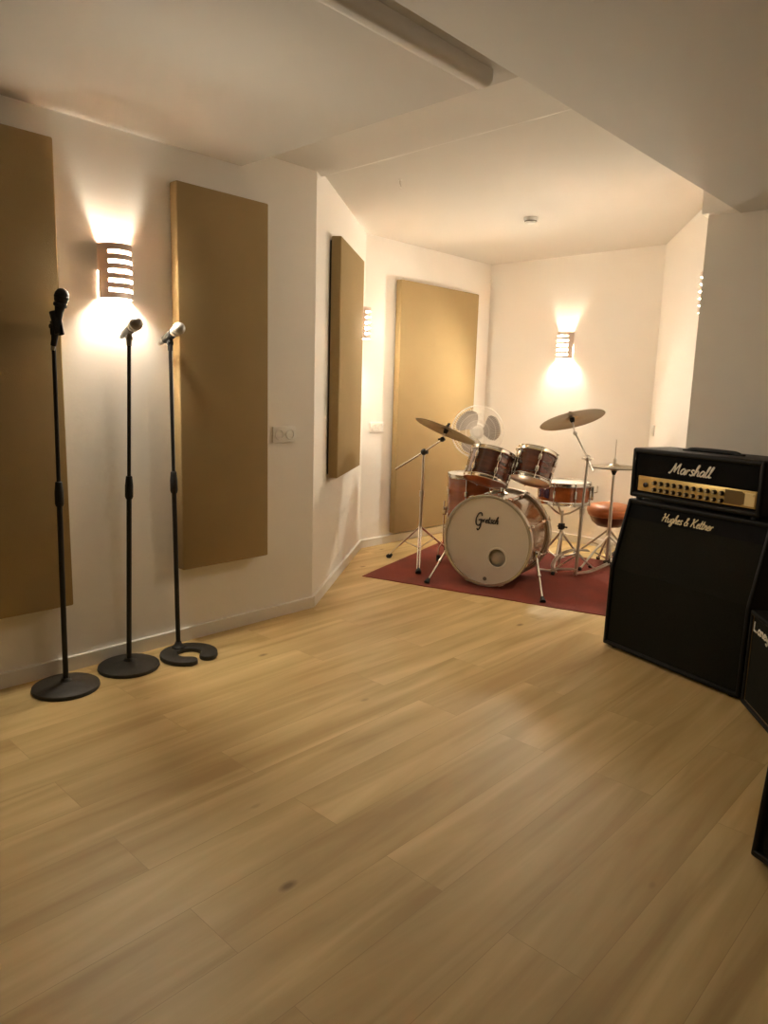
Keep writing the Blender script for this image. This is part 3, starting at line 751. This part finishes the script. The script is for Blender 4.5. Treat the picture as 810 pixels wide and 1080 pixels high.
# ---- hi-hat
HH = Vector((4.799, 2.261, 0))
hs = thing('hi_hat_stand', 'thin chrome hi-hat stand beside the amplifier stack', 'hi-hat stand', HH)
obj('column', MB().tube([(0, 0, .06), (0, 0, .45)], .0125, n=14).tube([(0, 0, .43), (0, 0, .705)], .0095, n=12), 'dull_chrome', hs)
obj('pull_rod', MB().tube([(0, 0, .70), (0, 0, .93)], .003, n=8), 'dull_chrome', hs)
obj('clutch', MB().lathe([(0, .755), (.010, .755), (.012, .765), (.012, .79), (.008, .80), (0, .80)], n=14).tube([(0, 0, .785), (.025, .01, .785)], .004), 'dull_chrome', hs)
obj('seat_cup', MB().lathe([(0, .68), (.010, .68), (.022, .712), (.024, .716), (0, .716)], n=18), 'felt', hs)
for k in range(3):
    m = rotz(radians(40+120*k))
    lg_ = obj('leg', MB().tube([(0, 0, .24), (.12, 0, .14), (.25, 0, .012)], .008, m, n=10).tube([(0, 0, .07), (.13, 0, .13)], .005, m, n=8), 'dull_chrome', hs)
    obj('rubber_foot', MB().ball((.25, 0, .015), .015, m, n=8), 'rubber', lg_)
obj('foot_pedal', MB().box((.03, -.04, .02), (.29, .04, .032), rotz(radians(5)) @ Matrix.Rotation(radians(-12), 4, 'Y'), bev=.006), 'black_metal', hs)
def hat(label, z, flip):
    t = thing('hi_hat_cymbal', label, 'hi-hat cymbal', HH+Vector((0, 0, z)), Matrix.Rotation(pi if flip else 0, 3, 'X'), 'hi-hat cymbals')
    R = .178; pt = [(.006, .018), (.02, .017), (.032, .012), (.042, .003), (R*.5, -.002), (R, -.011)]
    obj('plate', MB().lathe(pt+[(R, -.012)]+[(r, q-.0012) for r, q in pt[::-1][1:]]+[pt[0]], n=48), 'bronze', t)
hat('upper hi-hat cymbal, seen edge on at the left of the amplifier head', .743, False)
hat('lower hi-hat cymbal, seen edge on directly under its twin', .726, True)

# ---- stool
ST = Vector((5.03, 2.375, 0))
st = thing('drum_stool', 'round drum stool with tan orange padded seat behind the hi-hat', 'stool', ST)
obj('seat', MB().lathe([(0, .438), (.10, .436), (.150, .425), (.168, .405), (.170, .380), (.160, .352), (.148, .342), (0, .342)], n=48), 'vinyl', st)
obj('seat_underside', MB().lathe([(.150, .345), (.128, .300), (.090, .268), (.060, .262), (0, .262)][::-1], n=40), 'vinyl_dark', st)
obj('column', MB().tube([(0, 0, .10), (0, 0, .28)], .014, n=14), 'dull_chrome', st)
for k in range(3):
    m = rotz(radians(95+120*k))
    lg_ = obj('leg', MB().tube([(0, 0, .24), (.25, 0, .012)], .009, m, n=10).tube([(0, 0, .10), (.13, 0, .125)], .006, m, n=8), 'dull_chrome', st)
    obj('rubber_foot', MB().ball((.25, 0, .016), .016, m, n=8), 'rubber', lg_)

# ---- bass drum pedal behind the drum
Pm = T(Vector((BC.x, BC.y, 0))) @ rotz(ka)
pd = thing('bass_drum_pedal', 'chrome foot pedal clamped behind the bass drum on the rug', 'drum pedal', (BC.x, BC.y, 0), rotz(ka))
ob = BD+.03
obj('footboard', MB().box((ob+.03, -.04, 0), (ob+.30, .04, .010), T(Vector((0, 0, .03))) @ Matrix.Rotation(radians(0), 4, 'Y'), bev=.004), 'dull_chrome', pd)
mb = MB()
for s in (-1, 1): mb.tube([(ob+.02, s*.05, .012), (ob+.02, s*.05, .20)], .008, n=10)
mb.tube([(ob+.02, -.05, .20), (ob+.02, .05, .20)], .007, n=10); mb.box((ob-.02, -.06, .012), (ob+.33, .06, .022), bev=.003)
obj('frame', mb, 'dull_chrome', pd)
obj('beater', MB().tube([(ob+.02, 0, .20), (ob+.07, 0, .36)], .004, n=8).ball((ob+.07, 0, .37), .026, n=10), 'felt', pd)

# ================================================================== FAN
FC = Vector((4.58, 3.305, .926)); fd = -(FC-Vector((0, 0, CAM_H))); fd.z = 0; fd.normalize()
fn = thing('pedestal_fan', 'white pedestal fan standing behind the drum kit in front of the alcove corner', 'fan', (FC.x, FC.y, 0))
FR = frame(FC, Vector((0, 0, 1)).cross(fd), (0, 0, 1), fd)
R = .200
def cage(dz, bulge):
    mb = MB()
    for k in range(72):
        a = 2*pi*k/72; pts = []
        for j in range(7):
            r = .045+(R-.045)*j/6; z = dz+bulge*(1-((r-.045)/(R-.045))**2); pts.append((r*cos(a), r*sin(a), z))
        mb.tube(pts, .00075, FR, n=4, caps=False)
    for r in (.09, .14, .175):
        z = dz+bulge*(1-((r-.045)/(R-.045))**2); mb.tube([(r*cos(2*pi*k/40), r*sin(2*pi*k/40), z) for k in range(40)], .0013, FR, n=4, closed=True)
    return mb
obj('front_guard', cage(.02, .035), 'fan_white', fn, world=True)
obj('rear_guard', cage(-.02, -.035), 'fan_white', fn, world=True)
obj('guard_rim', MB().lathe([(R-.004, -.022), (R+.004, -.022), (R+.006, 0), (R+.004, .022), (R-.004, .022), (R-.002, 0), (R-.004, -.022)], FR, n=56), 'fan_white', fn, world=True)
obj('badge', MB().lathe([(0, .060), (.030, .059), (.047, .054), (.048, .048), (0, .048)], FR, n=32), 'fan_white', fn, world=True)
for k in range(3):
    a0 = radians(5+120*k); vs = []; fs = []; NI, NJ = 10, 8
    for i in range(NI+1):
        u = i/NI; r = .035+.145*u; wd = radians(12)+radians(31)*sin(pi*min(1, u*.62+.12)); 
        if u > .85: wd *= 1-.35*(u-.85)/.15
        for j in range(NJ+1):
            v = j/NJ*2-1; a = a0+v*wd+.25*u; z = .012*v*(1+.5*u); vs.append((r*cos(a), r*sin(a), z))
    o_ = len(vs); vs += [(x, y, z-.003) for x, y, z in vs]
    n = NJ+1
    for i in range(NI):
        for j in range(NJ):
            q = [i*n+j, (i+1)*n+j, (i+1)*n+j+1, i*n+j+1]; fs += [q, [p+o_ for p in q][::-1]]
    rim = [j for j in range(NJ)]+[i*n+NJ for i in range(NI)]+[NI*n+j for j in range(NJ, 0, -1)]+[i*n for i in range(NI, 0, -1)]
    for a, b in zip(rim, rim[1:]+rim[:1]): fs.append([a, b, b+o_, a+o_])
    obj('blade', MB().add(vs, fs, FR, True), 'fan_blade', fn, world=True)
obj('motor_housing', MB().lathe([(0, -.17), (.03, -.168), (.055, -.15), (.062, -.10), (.058, -.06), (0, -.06)], FR, n=28).lathe([(0, -.06), (.012, -.06), (.012, .012), (.036, .012), (.036, -.012), (0, -.012)], FR, n=20), 'fan_white', fn, world=True)
pc = FC-fd*.11
obj('pole', MB().tube([(pc.x, pc.y, .03), (pc.x, pc.y, FC.z-.05)], .014, n=16).lathe([(0, -.04), (.03, -.04), (.034, .0), (.02, .045), (0, .045)], T(Vector((pc.x, pc.y, FC.z-.10))), n=20), 'fan_white', fn, world=True)
obj('base', MB().lathe([(0, 0), (.19, 0), (.195, .010), (.17, .026), (.04, .040), (.02, .07), (0, .07)], T(Vector((pc.x, pc.y, 0))), n=40), 'fan_white', fn, world=True)

# ================================================================== AMPLIFIERS
# local: x to the right along the front, y back into the cabinet, z up
rv = Vector((-.291, -.957, 0)).normalized(); bv = Vector((.957, -.291, 0)).normalized()
# angle so that local +x = rv, local +y = bv
CA = atan2(rv.y, rv.x)
def amp_frame():
    m = Matrix((rv, bv, Vector((0, 0, 1)))).transposed()
    return m
AR = amp_frame()
# rv x bv should be +z for a proper rotation
if rv.cross(bv).z < 0: raise RuntimeError('handedness')
CW, CH = .74, .738
cab = thing('speaker_cabinet', 'tall black guitar speaker cabinet with slanted upper front, under the amplifier head', 'speaker cabinet', (3.254, 1.521, 0), AR)
side = [(.0, .012), (.36, .012), (.36, CH), (.098, CH), (.006, .40)]      # (y,z)
YZ = frame((0, 0, 0), (0, 1, 0), (0, 0, 1), (1, 0, 0))
# carcass: side boards, top, bottom, back, leaving a recessed front
mb = MB()
mb.prism(side, 0, .020, YZ, bev=.008, seg=3); mb.prism(side, CW-.020, CW, YZ, bev=.008, seg=3)
mb.box((.004, .098, CH-.022), (CW-.004, .36, CH), bev=.006, seg=3); mb.box((.004, .0, .012), (CW-.004, .36, .032), bev=.006, seg=3)
mb.box((.01, .34, .02), (CW-.01, .358, CH-.01))
obj('cabinet_shell', mb, 'tolex', cab)
fr = [(.012, .030), (.05, .030), (.13, CH-.02), (.107, CH-.02), (.018, .402)]
obj('grille_cloth', MB().prism([(.012, .030), (.06, .030), (.06, .402), (.0185, .402)], .020, CW-.020, YZ).prism([(.0185, .402), (.06, .402), (.13, .650), (.0865, .650)], .020, CW-.020, YZ), 'cloth', cab)
obj('logo_board', MB().prism([(.083, .648), (.13, .648), (.15, CH-.02), (.105, CH-.02)], .020, CW-.020, YZ), 'black_front', cab)
sl = Vector((0, .098-.006, CH-.40)).normalized(); so_ = Vector((0, -sl.z, sl.y))
LMc = frame(Vector((.216, .0835, .655)), (1, 0, 0), sl, so_)
obj('logo', script_text('Hughes & Kettner', .265, .038, LMc @ T(Vector((0, 0.006, .003))), weight=.075, slant=.3), 'logo_cream', cab)
for x in (.05, CW-.05):
    for y in (.04, .32): obj('rubber_foot', MB().lathe([(0, 0), (.018, 0), (.020, .014), (0, .014)], T(Vector((x, y, 0))), n=16), 'rubber', cab)
for s in (0, 1):
    x = -.001 if s == 0 else CW+.001
    obj('side_handle', MB().box((x-.004, .14, .46), (x+.004, .26, .56), bev=.004), 'rubber', cab)

HW, HHt, HD = .676, .236, .27
hd = thing('amplifier_head', 'black guitar amplifier head with gold control strip on top of the slanted cabinet', 'amplifier', Vector((3.254, 1.521, CH))+bv*.095+rv*.004, AR)
mb = MB()
Z0, Z1 = .012, .012+HHt
mb.box((0, 0, Z0), (.026, HD, Z1), bev=.011, seg=4); mb.box((HW-.026, 0, Z0), (HW, HD, Z1), bev=.011, seg=4)
mb.box((.01, 0, Z1-.026), (HW-.01, HD, Z1), bev=.011, seg=4); mb.box((.01, 0, Z0), (HW-.01, HD, Z0+.026), bev=.011, seg=4)
mb.box((.01, HD-.02, Z0+.01), (HW-.01, HD-.006, Z1-.01))
obj('amp_shell', mb, 'tolex', hd)
obj('front_cloth', MB().box((.024, .010, Z0+.022), (HW-.024, .03, Z1-.022)), 'black_front', hd)
gp = obj('control_panel', MB().box((.046, .004, Z0+.034), (HW-.026, .016, Z0+.106), bev=.0015), 'gold', hd)
zk = (Z0+.048, Z0+.080)
obj('printed_band', MB().prism([(.508, Z0+.040), (.585, Z0+.040), (.612, Z0+.058), (.612, Z0+.082), (.585, Z0+.100), (.508, Z0+.100)], -.0045, -.003, frame((0, 0, 0), (1, 0, 0), (0, 0, 1), (0, -1, 0))), 'brown_gold', gp)
obj('end_plate', MB().box((.600, .0025, Z0+.042), (.644, .0045, Z0+.098)).box((.618, -.001, Z0+.086), (.638, .004, Z0+.092)), 'light_gold', gp)
obj('input_jack', MB().lathe([(.006, .0), (.012, .0), (.012, .006), (.006, .008), (.0045, .002), (0, .002)], frame((.092, .004, Z0+.064), (1, 0, 0), (0, 0, 1), (0, -1, 0)), n=18), 'knob', gp)
for row in (0, 1):
    for k in range(11):
        x = .144+.350*k/10; m = frame((x, .004, zk[row]), (1, 0, 0), (0, 0, 1), (0, -1, 0))
        kb = obj('knob', MB().lathe([(0, 0), (.0105, 0), (.010, .006), (.0078, .016), (0, .016)], m, n=18), 'knob', gp)
        obj('knob_cap', MB().lathe([(.0066, .0158), (.0066, .0175), (0, .018)], m, n=16), 'knob_cap', kb)
LMh = frame((.214, .009, Z0+.137), (1, 0, 0), (0, 0, 1), (0, -1, 0))
obj('logo', script_text('Marshall', .218, .047, LMh @ T(Vector((0, 0, .003))), weight=.075, slant=.32), 'logo_white', hd)
mb = MB(); hx0, hx1 = HW/2-.13, HW/2+.13
mb.tube(curve([(hx0, HD/2, Z1+.002), (hx0+.03, HD/2, Z1+.008), (HW/2, HD/2, Z1+.010), (hx1-.03, HD/2, Z1+.008), (hx1, HD/2, Z1+.002)]), .010, Matrix.Identity(4), n=10)
mb.box((hx0-.02, HD/2-.015, Z1-.001), (hx0+.02, HD/2+.015, Z1+.006), bev=.002); mb.box((hx1-.02, HD/2-.015, Z1-.001), (hx1+.02, HD/2+.015, Z1+.006), bev=.002)
obj('handle', mb, 'rubber', hd)
for x in (.04, HW-.04):
    for y in (.03, HD-.03): obj('rubber_foot', MB().lathe([(0, 0), (.014, 0), (.016, .014), (0, .014)], T(Vector((x, y, 0))), n=16), 'rubber', hd)

# small combo amp to the right, turned further into the room
def combo(name, label, cat, o, ang, W_, D_, H_, logo, lean=0.):
    t = thing(name, label, cat, o, rotz(ang))
    sidep = [(0, .012), (D_, .012), (D_, H_), (lean, H_)]
    mb = MB().prism(sidep, 0, .018, YZ, bev=.007, seg=3).prism(sidep, W_-.018, W_, YZ, bev=.007, seg=3)
    mb.box((.004, lean, H_-.02), (W_-.004, D_, H_), bev=.006, seg=3).box((.004, 0, .012), (W_-.004, D_, .032), bev=.006, seg=3).box((.01, D_-.02, .02), (W_-.01, D_-.004, H_-.01))
    obj('cabinet_shell', mb, 'tolex', t)
    k = lean/(H_-.012)
    obj('grille_cloth', MB().prism([(.010+k*.03, .030), (.05+k*.03, .030), (.05+k*H_, H_-.018), (.010+k*(H_-.02), H_-.018)], .018, W_-.018, YZ), 'cloth', t)
    # pale piping round the grille
    z1 = H_-.020; y0 = .009+k*.032; y1 = .009+k*z1
    if logo:
        obj('piping', MB().tube([(.019, y0, .033), (W_-.019, y0, .033), (W_-.019, y1, z1), (.019, y1, z1)], .0018, n=6, closed=True), 'piping', t)
        obj('logo', script_text('Laney', .150, .038, frame((.032, y1-.002, H_-.078), (1, 0, 0), (0, 0, 1), (0, -1, 0)), weight=.10, slant=.0), 'logo_white', t)
    for x in (.04, W_-.04):
        for y in (.04, D_-.04): obj('rubber_foot', MB().lathe([(0, 0), (.014, 0), (.016, .014), (0, .014)], T(Vector((x, y, 0))), n=14), 'rubber', t)
    return t
M['piping'] = mat('dull_brown_piping', (.16, .10, .03), .5)
combo('combo_amplifier', 'small black combo amplifier with white lettering, right of the tall cabinet', 'amplifier', (3.015, .800, 0), atan2(-.59, -.81), .50, .24, .405, True)
combo('stage_monitor', 'black floor monitor at the right photo edge, nearest to the camera', 'monitor speaker', (1.975, .456, 0), atan2(-.92, -.38), .42, .30, .33, False, lean=.03)
